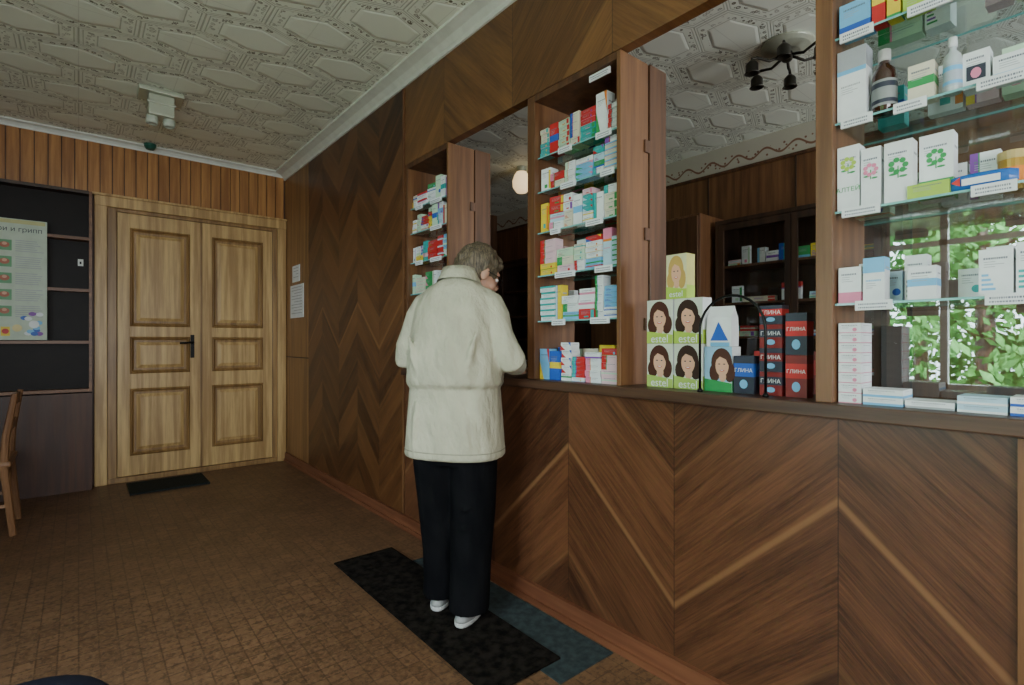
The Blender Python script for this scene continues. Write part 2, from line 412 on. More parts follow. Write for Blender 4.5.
# ---------------------------------------------------------------- notices on the wall
def notice(y0, y1, z0, z1, n, label):
    g = Geo(); g.box(XW-.004, XW, y0, y1, z0, z1, white)
    for i in range(n):
        zz = z1 - (z1-z0)*(i+1)/(n+1.5); g.box(XW-.005, XW-.004, y0+.04, y1-.04 - (.08 if i % 3 == 2 else 0), zz, zz+.006, grey)
    o = g.obj('notice', origin=(XW, (y0+y1)/2, z0)); top(o, label, 'notice')
notice(5.03, 5.42, 1.44, 1.76, 10, 'white printed notice sheet on wood panel wall')
notice(5.14, 5.36, 1.79, 1.95, 4, 'small white paper notice above larger one')

# ---------------------------------------------------------------- ceiling fixtures
metal = simple('pale_metal', (.50, .53, .42), .35, .05, metal=.3); dmetal = simple('dark_bronze', (.05, .045, .035), .4, .1, metal=.6)
e = empty('ceiling_lamp', (.44, 4.36, ZC-.001), 'pale boxy metal ceiling light without bulbs', 'lamp')
g = Geo(); g.box(-.13, .13, -.10, .10, -.03, 0, metal); g.obj('base_plate', parent=e, bevel=.005)
g = Geo(); g.box(-.075, .075, -.065, .065, -.17, -.03, metal); g.box(-.085, .085, -.075, .075, -.095, -.080, metal); g.obj('lamp_body', parent=e, bevel=.006)
for sx in (-.05, .05):
    g = Geo(); g.lathe([(.018, -.15), (.034, -.165), (.038, -.20), (.034, -.22), (.026, -.22), (.022, -.18)], simple('frosted_cup', (.55, .6, .5), .3), (sx, 0, 0), 16); g.obj('lamp_holder', parent=e, smooth=True)
def fixture(loc, narm, rad, mat, cupmat, label, cup=.035):
    e = empty('ceiling_lamp', (loc[0], loc[1], loc[2]-.001), label, 'lamp')
    g = Geo(); g.lathe([(.0001, -.05), (.07, -.05), (.12, -.03), (.14, -.012), (.14, 0)], metal, n=32)
    g.lathe([(.02, -.10), (.03, -.09), (.03, -.04)], mat, n=12)
    g.obj('base_plate', parent=e, bevel=.004)
    for i in range(narm):
        a = 2*math.pi*(i+.3)/narm; ca, sa = math.cos(a), math.sin(a)
        g = Geo(); g.tube([(ca*.03, sa*.03, -.07), (ca*rad*.5, sa*rad*.5, -.095), (ca*rad*.85, sa*rad*.85, -.075), (ca*rad, sa*rad, -.08), (ca*rad, sa*rad, -.11)], .008, mat); g.obj('arm', parent=e, smooth=True)
        g = Geo(); g.lathe([(.012, -.09), (cup*.6, -.10), (cup*.9, -.115), (cup*.9, -.16), (cup*1.1, -.165), (cup*.8, -.17), (cup*.65, -.12)], cupmat, (ca*rad, sa*rad, 0), 16); g.obj('lamp_holder', parent=e, smooth=True)
    return e
fixture((3.16, 1.31, ZC), 6, .20, dmetal, dmetal, 'six arm ceiling chandelier with dark bronze holders', .038)
e = empty('ceiling_lamp', (3.36, 3.90, ZC-.001), 'white glass ceiling lamp glowing softly', 'lamp')
g = Geo(); g.lathe([(.05, -.05), (.05, 0)], metal); g.obj('base_plate', parent=e)
s = NT('lamp_glow'); s.m = s.finish((.9, .8, .6), .4, Emission_Color=(1, .72, .38, 1), Emission_Strength=1.2)
g = Geo(); g.lathe([(.001, -.25), (.05, -.25), (.085, -.20), (.09, -.14), (.07, -.08), (.05, -.05)], s.m); g.obj('lamp_shade', parent=e, smooth=True)
g = Geo(); g.lathe([(.001, -.05), (.03, -.045), (.045, -.02), (.045, 0)], simple('green_plastic', (.02, .13, .09), .4), (.48, YB-.10, ZC-.001)); top(g.obj('smoke_detector', origin=(.48, YB-.10, ZC)), 'small dark green domed alarm sensor on ceiling', 'alarm sensor')

# ---------------------------------------------------------------- mats
def mat_obj(name, x0, x1, y0, y1, z0, th, mt, label, rot=0):
    cx, cy = (x0+x1)/2, (y0+y1)/2
    g = Geo(); g.box(x0-cx, x1-cx, y0-cy, y1-cy, 0, th, mt)
    for (a, b, c, d) in ((x0-cx, x1-cx, y0-cy, y0-cy+.02), (x0-cx, x1-cx, y1-cy-.02, y1-cy), (x0-cx, x0-cx+.02, y0-cy+.02, y1-cy-.02), (x1-cx-.02, x1-cx, y0-cy+.02, y1-cy-.02)):
        g.box(a, b, c, d, th, th+.0015, mt)
    o = g.obj(name); o.location = (cx, cy, z0); o.rotation_euler = (0, 0, rot); top(o, label, 'mat'); return o
rub = simple('black_carpet', (.018, .014, .011), .95, .45, 25, bs=.6, Specular_IOR_Level=.1); bl = simple('blue_grey_carpet', (.038, .054, .056), .8, .25, 30, bs=.5, Specular_IOR_Level=.3); dgm = simple('dark_door_mat', (.018, .024, .024), .9, .3, 120, bs=.6, Specular_IOR_Level=.2)
mat_obj('floor_mat', 1.30, 1.585, 1.30, 2.55, 0, .004, bl, 'worn blue grey runner mat along the counter')
mat_obj('floor_mat', 1.06, 1.40, 1.40, 2.78, .0045, .006, rub, 'black runner mat under the standing customer', 0)
mat_obj('floor_mat', .31, .86, 5.05, 5.46, 0, .012, dgm, 'dark rubber doormat in front of double door')

# ---------------------------------------------------------------- chair
ch = empty('chair', (-.575, 4.68, 0), 'brown wooden chair with slatted back by the wall', 'chair', rot=-math.pi/2)
for (lx, ly, h) in ((.2, -.22, .43), (-.2, -.22, .43)):
    g = Geo(); g.tube([(lx, ly, 0), (lx, ly, h)], [.018, .022], M['chair'], 8); g.obj('leg', parent=ch)
for lx in (.2, -.2):
    g = Geo(); g.tube([(lx, .26, 0), (lx, .22, .43), (lx, .23, .62), (lx, .27, .88)], [.018, .022, .020, .015], M['chair'], 8); g.obj('leg', parent=ch)
g = Geo(); g.box(-.225, .225, -.245, .255, .43, .465, M['chair']); g.obj('seat', parent=ch, bevel=.012)
g = Geo(); g.box(-.185, .185, .254, .270, .80, .87, M['chair']); g.obj('backrest', parent=ch, bevel=.005)
g = Geo(); g.box(-.185, .185, .234, .250, .64, .70, M['chair']); g.obj('backrest', parent=ch, bevel=.005)
g = Geo()
g.box(-.19, .19, -.23, -.21, .36, .42, M['chair']); g.box(-.19, .19, .2, .22, .36, .42, M['chair'])
for lx in (.19, -.21): g.box(lx, lx+.02, -.21, .2, .36, .42, M['chair'])
g.obj('apron', parent=ch)
for lx in (.19, -.21):
    g = Geo(); g.box(lx, lx+.02, -.21, .23, .18, .20, M['chair']); g.obj('stretcher', parent=ch)
# stool
stl = empty('stool', (-.11, 1.42, 0), 'round stool with dark blue vinyl seat', 'stool')
g = Geo(); g.lathe([(.15, .39), (.17, .40), (.175, .43), (.16, .448), (.1, .452), (.001, .453)], simple('blue_vinyl', (.010, .013, .028), .6, Specular_IOR_Level=.2), n=32); g.obj('seat', parent=stl, smooth=True)
for i in range(4):
    a = math.pi/4 + i*math.pi/2; g = Geo(); g.tube([(.17*math.cos(a), .17*math.sin(a), 0), (.12*math.cos(a), .12*math.sin(a), .395)], .012, M['iron'], 8); g.obj('leg', parent=stl)

# ---------------------------------------------------------------- counter top
ct = empty('counter', (1.85, .8, 0), 'long dark brown wooden counter ledge with base', 'counter')
g = Geo(); g.box(1.595, 2.02, -1.4, 3.045, .99, ZL, M['browny']); wchild(g, 'counter_top', ct, bevel=.004)
g = Geo(); g.box(1.70, 2.0, -1.4, 3.045, 0, .99, M['dkcab']); wchild(g, 'cabinet_body', ct)

# ---------------------------------------------------------------- cartons
CN = {'white': white, 'cream': cream, 'blue': blue, 'green': green, 'red': red, 'light blue': lightblue, 'pink': pink, 'yellow': yellow, 'orange': orange, 'teal': teal, 'purple': purple, 'grey': grey, 'black': ink, 'lime': lime, 'pale blue': paleblue, 'pale pink': palepink, 'pale green': palegreen}
def carton(w, d, h, base, acc, acc2, design, rng, name='medicine_carton'):
    """local: x width, y depth (front -y), z up, origin at the base centre"""
    g = Geo(); B, A, A2 = CN[base], CN[acc], CN[acc2]
    g.box(-w/2, w/2, -d/2, d/2, 0, h, B)
    e = .0004
    def fr(x0, x1, z0, z1, m, k=1): g.poly([(x0, -d/2-e*k, z0), (x1, -d/2-e*k, z0), (x1, -d/2-e*k, z1), (x0, -d/2-e*k, z1)], m)
    def sd(y0, y1, z0, z1, m, k=1): 
        g.poly([(w/2+e*k, y0, z0), (w/2+e*k, y1, z0), (w/2+e*k, y1, z1), (w/2+e*k, y0, z1)], m)
    def tp(x0, x1, y0, y1, m): g.poly([(x0, y0, h+e), (x1, y0, h+e), (x1, y1, h+e), (x0, y1, h+e)], m)
    hw = w/2
    if design == 0:
        fr(-hw, hw, 0, h*.3, A); sd(-d/2, d/2, 0, h*.3, A)
    elif design == 1:
        fr(-hw, -hw+w*.28, 0, h, A); fr(-hw+w*.28, -hw+w*.33, 0, h, A2)
    elif design == 2:
        fr(-hw, hw, h*.72, h, A); fr(-hw, hw, h*.66, h*.72, A2); sd(-d/2, d/2, h*.72, h, A); tp(-hw, hw, -d/2, d/2, A)
    elif design == 3:
        g.poly([(-hw, -d/2-e, 0), (-hw*.1, -d/2-e, 0), (-hw, -d/2-e, h*.6)], A); g.poly([(hw, -d/2-e, h), (hw*.5, -d/2-e, h), (hw, -d/2-e, h*.5)], A2)
    elif design == 4:
        fr(-hw, hw, h*.4, h*.62, A); sd(-d/2, d/2, h*.4, h*.62, A)
    elif design == 5:
        disc(g, hw*.45, h*.35, min(w, h)*.2, min(w, h)*.2, -d/2-e, A, 14); fr(-hw, hw, 0, h*.08, A2); sd(-d/2, d/2, 0, h*.08, A2)
    elif design == 6:
        for k in range(4): fr(-hw+w*.08, -hw+w*(.5-.07*k), h*(.12+.1*k), h*(.17+.1*k), A if k % 2 else A2)
    elif design == 8:
        fr(hw-w*.22, hw, h*.1, h*.9, A); fr(-hw*.3, hw*.3, h*.15, h*.3, A2)
    # lettering strokes
    th = min(h*.07, .0045); zz = h*.82 if design not in (2,) else h*.5
    x = -hw + w*.14
    while x < hw*.6:
        l = rng.uniform(.0015, .0035); fr(x, min(x+l, hw*.9), zz-th, zz, (inkl if design != 2 else A), 2); x += l + .0014
    x = -hw + w*.15
    for k in range(3): fr(x, x + w*rng.uniform(.3, .6), zz-th*(2.4+k*1.3), zz-th*(2.1+k*1.3), grey, 2)
    sd(-d*.3, d*.3, h*.75, h*.79, grey, 2)
    o = g.obj(name)
    return o
def fill(y_hi, y_lo, xf, z, zmax, rng, group, upright=.4, depth=.07, wmul=1.0, dens=1.0, cap=6, where='shelf'):
    y = y_hi
    bases = ['white']*9 + ['cream', 'pale blue', 'pale pink', 'pale green', 'pale green', 'yellow', 'light blue', 'teal', 'red', 'green', 'cream', 'red']
    accs = ['blue', 'green', 'red', 'light blue', 'teal', 'orange', 'pink', 'pale blue', 'green', 'purple', 'red', 'yellow', 'pale green', 'green', 'red']
    room = zmax - z - .012
    while True:
        if rng.random() > dens: y -= rng.uniform(.03, .06)
        tilt = rng.choice((0, 0, rng.uniform(-.10, .10)))
        if rng.random() < upright:
            w = rng.uniform(.030, .065)*wmul; d = rng.uniform(.025, min(.055, depth)); h = min(rng.uniform(.09, .18), room*rng.uniform(.72, .99)); n = 1
        else:
            w = rng.uniform(.045, .115)*wmul; d = rng.uniform(.045, max(.046, depth)); h = rng.uniform(.018, .044)
            n = max(1, min(cap, int(room*rng.uniform(.62, 1.0)/h)))
        sl = abs(tilt)*d*.9
        if y - w - sl < y_lo: 
            tilt = 0; sl = 0; w = min(w, y - y_lo)
            if w < .03: break
        b, a, a2, de = rng.choice(bases), rng.choice(accs), rng.choice(accs), rng.choice((0, 1, 2, 3, 4, 5, 6, 1, 4, 8, 8))
        if b == a: a = 'blue'
        for k in range(n):
            if n > 1 and rng.random() < .35:
                b, a, de = rng.choice(bases), rng.choice(accs), rng.choice((0, 1, 3, 4, 5, 6, 8))
                if b == a: a = 'blue'
            o = carton(w-.003, d, h-.0006, b, a, a2, de, rng)
            o.rotation_euler = (0, 0, -math.pi/2 + tilt)
            o.location = (xf + d/2 + abs(tilt)*w/2 + rng.uniform(0, .008), y - w/2 - sl/2, z + .0005 + k*h)
            top(o, f'{b} {"stacked" if n > 1 else "upright"} medicine carton with {a} print on {where}', 'medicine box', group)
        y -= w + sl + .003
        if y < y_lo + .03: break

# ---------------------------------------------------------------- display cabinets
price = simple('tag_white', (.80, .83, .84), .5, .03)
def cabinet(y0, y1, shelves, label, tags, near=.02, far=.05, deep=.27, back=False):
    """y0 near end, y1 far end"""
    e = empty('display_cabinet', (XW+.12, (y0+y1)/2, ZL), label, 'display cabinet')
    zt = 2.349; x0 = XW+.001; x1 = XW+deep
    g = Geo(); g.box(x0, x0+.18, y0, y0+near, ZL, zt, M['post']); wchild(g, 'side_panel', e, bevel=.002)
    g = Geo(); g.box(x0+.185, x1+.03, y0-.006, y0+near, ZL, zt, M['brown']); wchild(g, 'side_panel', e, bevel=.002)
    for zz in (1.25, 1.62, 1.98):
        g = Geo(); g.box(x0+.15, x0+.184, y0-.008, y0-.0005, zz, zz+.05, M['brown']); wchild(g, 'hinge', e)
    g = Geo(); g.box(x0, x1, y1-far, y1, ZL, zt, M['post']); wchild(g, 'side_panel', e, bevel=.002)
    g = Geo(); g.box(x0, x1, y0+near, y1-far, zt-.03, zt, M['brown']); wchild(g, 'top_panel', e)
    for z in shelves:
        g = Geo()
        a, b = y0+near, y1-far
        g.poly([(x0+.02, a, z), (x1-.01, a, z), (x1-.01, b, z), (x0+.02, b, z)], M['shelfglass'])
        g.poly([(x0+.02, a, z-.006), (x0+.02, b, z-.006), (x1-.01, b, z-.006), (x1-.01, a, z-.006)], M['shelfglass'])
        g.poly([(x0+.02, a, z-.006), (x0+.02, a, z), (x0+.02, b, z), (x0+.02, b, z-.006)], M['glassedge'])
        g.poly([(x1-.01, a, z-.006), (x1-.01, b, z-.006), (x1-.01, b, z), (x1-.01, a, z)], M['glassedge'])
        wchild(g, 'glass_shelf', e)
    if back:
        g = Geo(); xb = x1 - .004; g.poly([(xb, y0+near, ZL+.001), (xb, y0+near, zt-.03), (xb, y1-far, zt-.03), (xb, y1-far, ZL+.001)], M['backglass']); wchild(g, 'glass_back', e)
    tr = random.Random(int(y0*100))
    for (yy, z, w) in tags:
        g = Geo(); g.box(x0+.013, x0+.0195, yy-w/2, yy+w/2, z-.022, z+.004, price)
        for zz, hh in ((z-.006, .0022), (z-.015, .0018)):
            yq = yy + w/2 - .008
            while yq > yy - w/2 + .012:
                l = tr.uniform(.0015, .004); g.box(x0+.0126, x0+.013, yq-l, yq, zz-hh, zz+hh, inkl); yq -= l + .0018
        wchild(g, 'shelf_tag', e)
    return e
shA = (1.30, 1.51, 1.71, 1.90, 2.06)
cabinet(2.535, 3.045, shA, 'wooden display cabinet with crowded glass shelves beside panelled wall', [(2.70, z, .12) for z in shA] + [(2.90, z, .08) for z in shA[::2]], far=.03)
tg = [(1.42, 1.30, .10), (1.62, 1.51, .12), (1.45, 1.71, .09), (1.6, 1.90, .09), (1.40, 2.06, .08), (1.42, 2.31, .11), (1.68, 1.71, .06), (1.66, 1.30, .08), (1.40, 1.51, .09), (1.38, 1.90, .07), (1.62, 2.06, .08)]
cabinet(1.30, 1.85, shA, 'wooden display cabinet with medicine boxes beside hatch window', tg)
shC = (1.31, 1.57, 1.82, 2.06)
tgC = [(.50, 2.06, .08), (.34, 2.06, .09), (.50, 1.82, .075), (.205, 1.82, .09), (.38, 1.82, .07), (.49, 1.57, .09), (.22, 1.57, .08), (.46, 1.31, .085), (.19, 1.31, .09), (.20, 2.06, .08)]
e3 = cabinet(-.35, .598, shC, 'large glazed display cabinet with medicines and reflections', tgC, near=.02, far=.044, back=True)

rr = random.Random(47)
for i, z in enumerate((ZL,) + shA):
    zm = ((ZL,) + shA + (2.33,))[i+1]
    fill(1.795 if i else 1.66, 1.325, XW+.03, z, min(zm, z+.22), rr, 'medicine cartons in the glass cabinet', .25)
    fill(1.795, 1.325, XW+.145, z, min(zm, z+.25), rr, 'medicine cartons in the glass cabinet', 1.0, wmul=1.5)
for i, z in enumerate((ZL,) + shA):
    zm = ((ZL,) + shA + (2.33,))[i+1]
    if i == 0: continue
    fill(3.01, 2.56, XW+.03, z, min(zm, z+.18), rr, 'medicine cartons beside the panelled wall', .40, cap=5)
    fill(3.01, 2.56, XW+.15, z, min(zm, z+.17), rr, 'medicine cartons beside the panelled wall', 1.0, wmul=2.2)
for i, z in enumerate((ZL,) + shC):
    zm = ((ZL,) + shC + (2.3,))[i+1]
    if i < 2: continue
    fill(.548, .12, XW+.155, z, min(zm, z+.15), rr, 'medicine cartons at the back of the large cabinet', .8, wmul=1.3, dens=.6, depth=.05)

def place(w, d, h, base, acc, acc2, des, y, xf, z, label, txt=None, tm=None, rot=0, ts=None, tz=.7):
    o = carton(w, d, h, base, acc, acc2, des, rr); o.rotation_euler = (0, 0, -math.pi/2 + rot); o.location = (xf + d/2, y, z+.0005)
    top(o, label, 'medicine box')
    if txt: text(txt, ts or w*.3, o, (0, -d/2-.0016, h*tz), tm or ink, 'printed_name')
    return o
XF = XW+.03
place(.062, .05, .14, 'light blue', 'yellow', 'red', 3, 1.764, XF, ZL, 'large light blue carton with yellow and red print')
place(.062, .05, .13, 'blue', 'yellow', 'red', 4, 1.698, XF, ZL, 'large blue carton with yellow band')
# row z=1.57
o = place(.054, .05, .18, 'white', 'green', 'lime', 7, .524, XF, 1.57, 'tall white and green herbal carton on glass shelf', 'АЛТЕЙ', green, tz=.32, ts=.0175)
def flora(o, d, cx, cz, s_, col, col2):
    g = Geo()
    g.box(cx-.0012, cx+.0012, -d/2-.0012, -d/2-.0008, cz-s_, cz, col)
    for k in range(7):
        a = k*.9; 
        disc(g, cx + s_*.5*math.cos(a), cz + s_*.5*math.sin(a), s_*.22, s_*.22, -d/2-.0014-k*.0001, col2, 10)
    for k in range(3): disc(g, cx + (-1)**k*s_*.35, cz - s_*(.4+.25*k), s_*.3, s_*.1, -d/2-.0012, col, 8)
    g.obj('printed_picture', parent=o)
flora(o, .05, .0, .13, .028, green, lime)
o = place(.046, .045, .16, 'white', 'pink', 'purple', 7, .470, XF, 1.57, 'white herbal carton with pink flower print'); flora(o, .045, 0, .10, .026, green, pink)
o = place(.062, .045, .16, 'white', 'green', 'green', 7, .408, XF, 1.57, 'white herbal carton with green leaf print'); flora(o, .045, 0, .095, .032, green, green)
o = place(.070, .05, .17, 'white', 'green', 'red', 0, .338, XF+.045, 1.57, 'white carton with green band and leaf print'); flora(o, .05, 0, .11, .03, green, green)
place(.085, .030, .035, 'lime', 'green', 'white', 7, .345, XF-.005, 1.57, 'flat lime green medicine carton in front of boxes')
place(.05, .03, .05, 'white', 'blue', 'blue', 1, .25, XF+.07, 1.57, 'small white carton with blue band', None)
# blue packet (pillow pack)
g = Geo(); rings = []
for i in range(9):
    t = i/8; x = -.065 + .13*t; k = max(.06, math.sin(math.pi*min(max(t, .0), 1))**.4)
    rings.append([(x, .014*k*math.cos(2*math.pi*j/16), .021 + .0205*(.6+.4*k)*math.sin(2*math.pi*j/16)) for j in range(16)])
g.loft(rings, simple('blue_foil', (.03, .16, .55), .25)); g.poly([(-.035, -.0146, .012), (.035, -.0146, .012), (.035, -.0146, .028), (-.035, -.0146, .028)], white)
g.poly([(-.055, -.0140, .022), (-.038, -.0148, .012), (-.038, -.0148, .034)], red)
o = g.obj('wipes_packet', smooth=False); o.location = (XF+.016, .245, 1.5705); o.rotation_euler = (0, 0, -math.pi/2); top(o, 'blue foil packet with white and red print', 'packet')
g = Geo(); g.lathe([(.001, 0), (.027, 0), (.028, .004), (.028, .075)], simple('gold_tin', (.55, .33, .06), .3, metal=.4)); g.lathe([(.0295, .075), (.0295, .095), (.001, .096)], simple('gold_lid', (.65, .5, .2), .3)); g.lathe([(.0283, .02), (.0283, .055)], orange, caps=False)
o = g.obj('medicine_jar', smooth=False); o.location = (XF+.10, .20, 1.5705); top(o, 'gold and orange medicine jar on glass shelf', 'jar')
# row z=1.82
place(.070, .055, .20, 'white', 'grey', 'light blue', 2, .516, XF, 1.82, 'large white carton with grey printing', None)
amber = NT('amber_glass').finish((.035, .010, .004), .08, Coat_Weight=.6)
def bottle(y, xf, z, r, h, body, cap, lab, label, ring=None):
    g = Geo()
    g.lathe([(.001, 0), (r*.9, 0), (r, .004), (r, h*.58), (r*.85, h*.68), (r*.42, h*.76), (r*.4, h*.84)], body, n=24)
    g.lathe([(r*1.012, h*.1), (r*1.012, h*.5)], lab, n=24, caps=False)
    if ring: g.lathe([(r*1.02, h*.38), (r*1.02, h*.46)], ring, n=24, caps=False); g.lathe([(r*1.02, h*.14), (r*1.02, h*.2)], ring, n=24, caps=False)
    o = g.obj('medicine_bottle', smooth=True); o.location = (xf+r, y, z+.0005); top(o, label, 'bottle')
    g = Geo(); g.lathe([(r*.5, h*.82), (r*.52, h*.86), (r*.5, h*.99), (r*.42, h), (.001, h)], cap, n=20); g.obj('bottle_cap', parent=o, smooth=True)
bottle(.446, XF, 1.82, .029, .175, amber, simple('cap_grey', (.5, .5, .48)), C('label_dark', (.28, .30, .30)), 'brown glass syrup bottle with grey label and cap', ink)
place(.054, .045, .095, 'cream', 'green', 'red', 4, .360, XF, 1.82, 'cream carton with green pictured band', None)
bottle(.300, XF, 1.82, .019, .14, simple('white_plastic', (.55, .62, .64), .3), simple('cap_white', (.7, .74, .75)), C('label_pale', (.45, .52, .6)), 'white plastic dropper bottle with pale label', lightblue)
o = place(.050, .045, .09, 'white', 'red', 'blue', 7, .256, XF+.02, 1.82, 'white carton with red round mark', None)
g = Geo(); g.box(-.018, .018, -.0236, -.0229, .02, .055, ink); disc(g, 0, .036, .010, .013, -.0242, pink, 12); g.obj('printed_picture', parent=o)
place(.075, .05, .06, 'white', 'light blue', 'blue', 0, .188, XF+.02, 1.82, 'white carton with light blue base band', None)
# row z=2.06
place(.075, .05, .09, 'light blue', 'blue', 'red', 0, .508, XF, 2.06, 'light blue medicine carton with blue band')
place(.030, .04, .13, 'red', 'yellow', 'white', 4, .452, XF, 2.06, 'narrow red carton with yellow band')
place(.030, .04, .13, 'yellow', 'red', 'green', 5, .418, XF, 2.06, 'narrow yellow carton with red mark')
place(.06, .045, .08, 'lime', 'green', 'white', 2, .368, XF, 2.06, 'lime green carton with green top')
place(.07, .045, .10, 'white', 'blue', 'red', 1, .298, XF, 2.06, 'white carton with blue side stripe')
place(.07, .045, .10, 'white', 'teal', 'blue', 3, .222, XF, 2.06, 'white carton with teal corner print')
place(.035, .045, .12, 'purple', 'pink', 'white', 4, .160, XF, 2.06, 'narrow purple carton with pink band')
# row z=1.31
def lowrow(rowd, y, x, z):
    for it in rowd:
        w, h, b, a, de = it
        if b is None: y -= w; continue
        place(w, .045, h, b, a, a, de, y-w/2, x, z, f'{b} medicine carton with {a} print in row'); y -= w+.005
lowrow([(.055, .10, 'white', 'pink', 0), (.05, .12, 'white', 'light blue', 2), (.045, 0, None, 0, 0), (.06, .085, 'white', 'light blue', 4), (.075, 0, None, 0, 0), (.06, .11, 'white', 'light blue', 6), (.05, .12, 'white', 'teal', 6), (.05, .09, 'white', 'green', 2)], .548, XF, 1.31)
lowrow([(.05, .12, 'white', 'light blue', 4), (.05, .09, 'pale blue', 'blue', 5), (.05, .13, 'white', 'grey', 6), (.06, 0, None, 0, 0), (.05, .08, 'white', 'teal', 5), (.05, .13, 'white', 'blue', 6)], .53, XF+.11, 1.31)
# bottom row: stacks of flat white boxes
y = .548
for w, n, h, b, a in ((.055, 8, .028, 'white', 'pink'), (.09, 2, .022, 'white', 'light blue'), (.10, 1, .02, 'white', 'grey'), (.09, 2, .02, 'pale blue', 'white'), (.08, 2, .022, 'white', 'blue')):
    for k in range(n): place(w, .09, h-.0006, b, a, a, 5 if a == 'pink' else 0, y-w/2, XF, ZL + k*h, f'flat {b} medicine carton with {a} edge in low stack')
    y -= w+.005
# items behind the hatch
def dye(w, d, h, base, bg, hair, x, y, z, label, name='hair_dye_box', txt='estel', band=None, cx=0):
    g = Geo(); e = .0004
    g.box(-w/2, w/2, -d/2, d/2, 0, h, base)
    f = -d/2
    g.poly([(-w/2, f-e, h*.22), (w/2, f-e, h*.22), (w/2, f-e, h), (-w/2, f-e, h)], bg)
    disc(g, cx-w*.02, h*.64, w*.38, h*.33, f-2*e, hair, 24)
    disc(g, cx-w*.27, h*.42, w*.2, h*.2, f-2.3*e, hair, 16); disc(g, cx+w*.27, h*.44, w*.2, h*.22, f-2.5*e, hair, 16)
    disc(g, cx+w*.02, h*.34, w*.13, h*.12, f-2.8*e, skin, 16)
    disc(g, cx, h*.58, w*.24, h*.235, f-3*e, skin, 24)
    g.poly([(cx-w*.27, f-3.4*e, h*.66), (cx-w*.2, f-3.4*e, h*.84), (cx+w*.05, f-3.4*e, h*.88), (cx+w*.25, f-3.4*e, h*.80), (cx+w*.27, f-3.4*e, h*.55), (cx+w*.14, f-3.4*e, h*.72), (cx-w*.08, f-3.4*e, h*.78)][::-1], hair)
    for sx in (-1, 1): disc(g, cx+sx*w*.09-w*.01, h*.615, w*.04, h*.014, f-4*e, ink, 10)
    disc(g, cx, h*.475, w*.085, h*.022, f-4*e, red, 12); disc(g, cx, h*.48, w*.06, h*.010, f-4.6*e, white, 12)
    if band: g.poly([(-w/2, f-4*e, 0), (w/2, f-4*e, 0), (w/2, f-4*e, h*.20), (-w/2, f-4*e, h*.28)], band)
    g.poly([(w/2+e, -d/2, 0), (w/2+e, d/2, 0), (w/2+e, d/2, h*.3), (w/2+e, -d/2, h*.3)], band or base)
    o = g.obj(name); o.location = (x + d/2, y, z+.0005); o.rotation_euler = (0, 0, -math.pi/2); top(o, label, 'hair dye box')
    if txt: text(txt, w*.36, o, (0, f-.0026, h*.10), white if band else ink, 'printed_name')
    return o
dk = C('print_brownhair', (.07, .02, .012)); pale = C('print_palegreen', (.66, .72, .60))
for zz in (ZL, ZL+.166):
    for yy, hh in ((1.168, dk), (1.048, hairp)):
        dye(.114, .06, .165, white, pale, hh, 1.70, yy, zz, 'hair dye carton with smiling dark haired woman portrait', band=lime if zz > 1.1 else C('print_olive', (.40, .58, .12)))
dye(.085, .055, .165, C('dye_yellow', (.62, .60, .20)), C('dye_yellow2', (.72, .72, .42)), blonde, 1.705, 1.10, ZL+.332, 'yellow hair dye carton with blonde woman portrait', band=lime)
dye(.10, .06, .155, white, C('print_sky', (.30, .55, .75)), dk, 1.70, .933, ZL, 'white cosmetic carton with woman resting portrait', band=green, txt=None, cx=.015)
g = Geo(); g.loft([[(-.045*k, -.025*m_, z), (.045*k, -.025*m_, z), (.045*k, .025*m_, z), (-.045*k, .025*m_, z)] for k, m_, z in ((1, 1, 0), (1.02, 1.05, .05), (.99, .9, .10), (.97, .3, .128), (.97, .08, .140))], white)
g.poly([(-.03, -.0275, .02), (.035, -.0275, .02), (.0, -.0268, .085)], blue); g.poly([(-.03, -.0272, .0), (.04, -.0272, .0), (.04, -.0280, .014), (-.03, -.0280, .014)], lightblue)
o = g.obj('cosmetic_pouch'); o.location = (1.73, .933, ZL+.1565); o.rotation_euler = (0, 0, -math.pi/2); top(o, 'white pouch with blue triangle on top of carton', 'package')
dkred = C('print_dark_red', (.22, .015, .015))
def clay(w, h, base, band, y, z, x=1.70):
    g = Geo(); d = .05; e = .0005
    g.box(-w/2, w/2, -d/2, d/2, 0, h, base)
    g.poly([(-w/2, -d/2-e, h*.45), (w/2, -d/2-e, h*.45), (w/2, -d/2-e, h*.8), (-w/2, -d/2-e, h*.8)], band)
    disc(g, 0, h*.25, w*.2, h*.12, -d/2-e, lightblue, 14)
    g.poly([(w/2+e, -d/2, h*.45), (w/2+e, d/2, h*.45), (w/2+e, d/2, h*.8), (w/2+e, -d/2, h*.8)], band)
    o = g.obj('clay_box'); o.location = (x+d/2, y, z+.0005); o.rotation_euler = (0, 0, -math.pi/2)
    nm = {id(ink): 'black', id(red): 'red', id(blue): 'blue', id(dkred): 'dark red'}
    top(o, f'{nm[id(base)]} cosmetic clay carton with {nm[id(band)]} band', 'cosmetic box')
    text('ГЛИНА', w*.26, o, (0, -d/2-.0018, h*.61), white, 'printed_name')
clay(.068, .125, ink, blue, .843, ZL); 
clay(.070, .075, dkred, ink, .755, ZL); clay(.070, .075, ink, dkred, .755, ZL+.076); clay(.070, .075, dkred, ink, .755, ZL+.152); clay(.07, .06, ink, red, .755, ZL+.228)
clay(.062, .13, dkred, red, .678, ZL); clay(.062, .13, ink, red, .678, ZL+.131)
clay(.07, .12, dkred, ink, .90, ZL, 1.80); clay(.07, .14, red, ink, .82, ZL, 1.80)
clay(.066, .14, dkred, red, .715, ZL, 1.82)
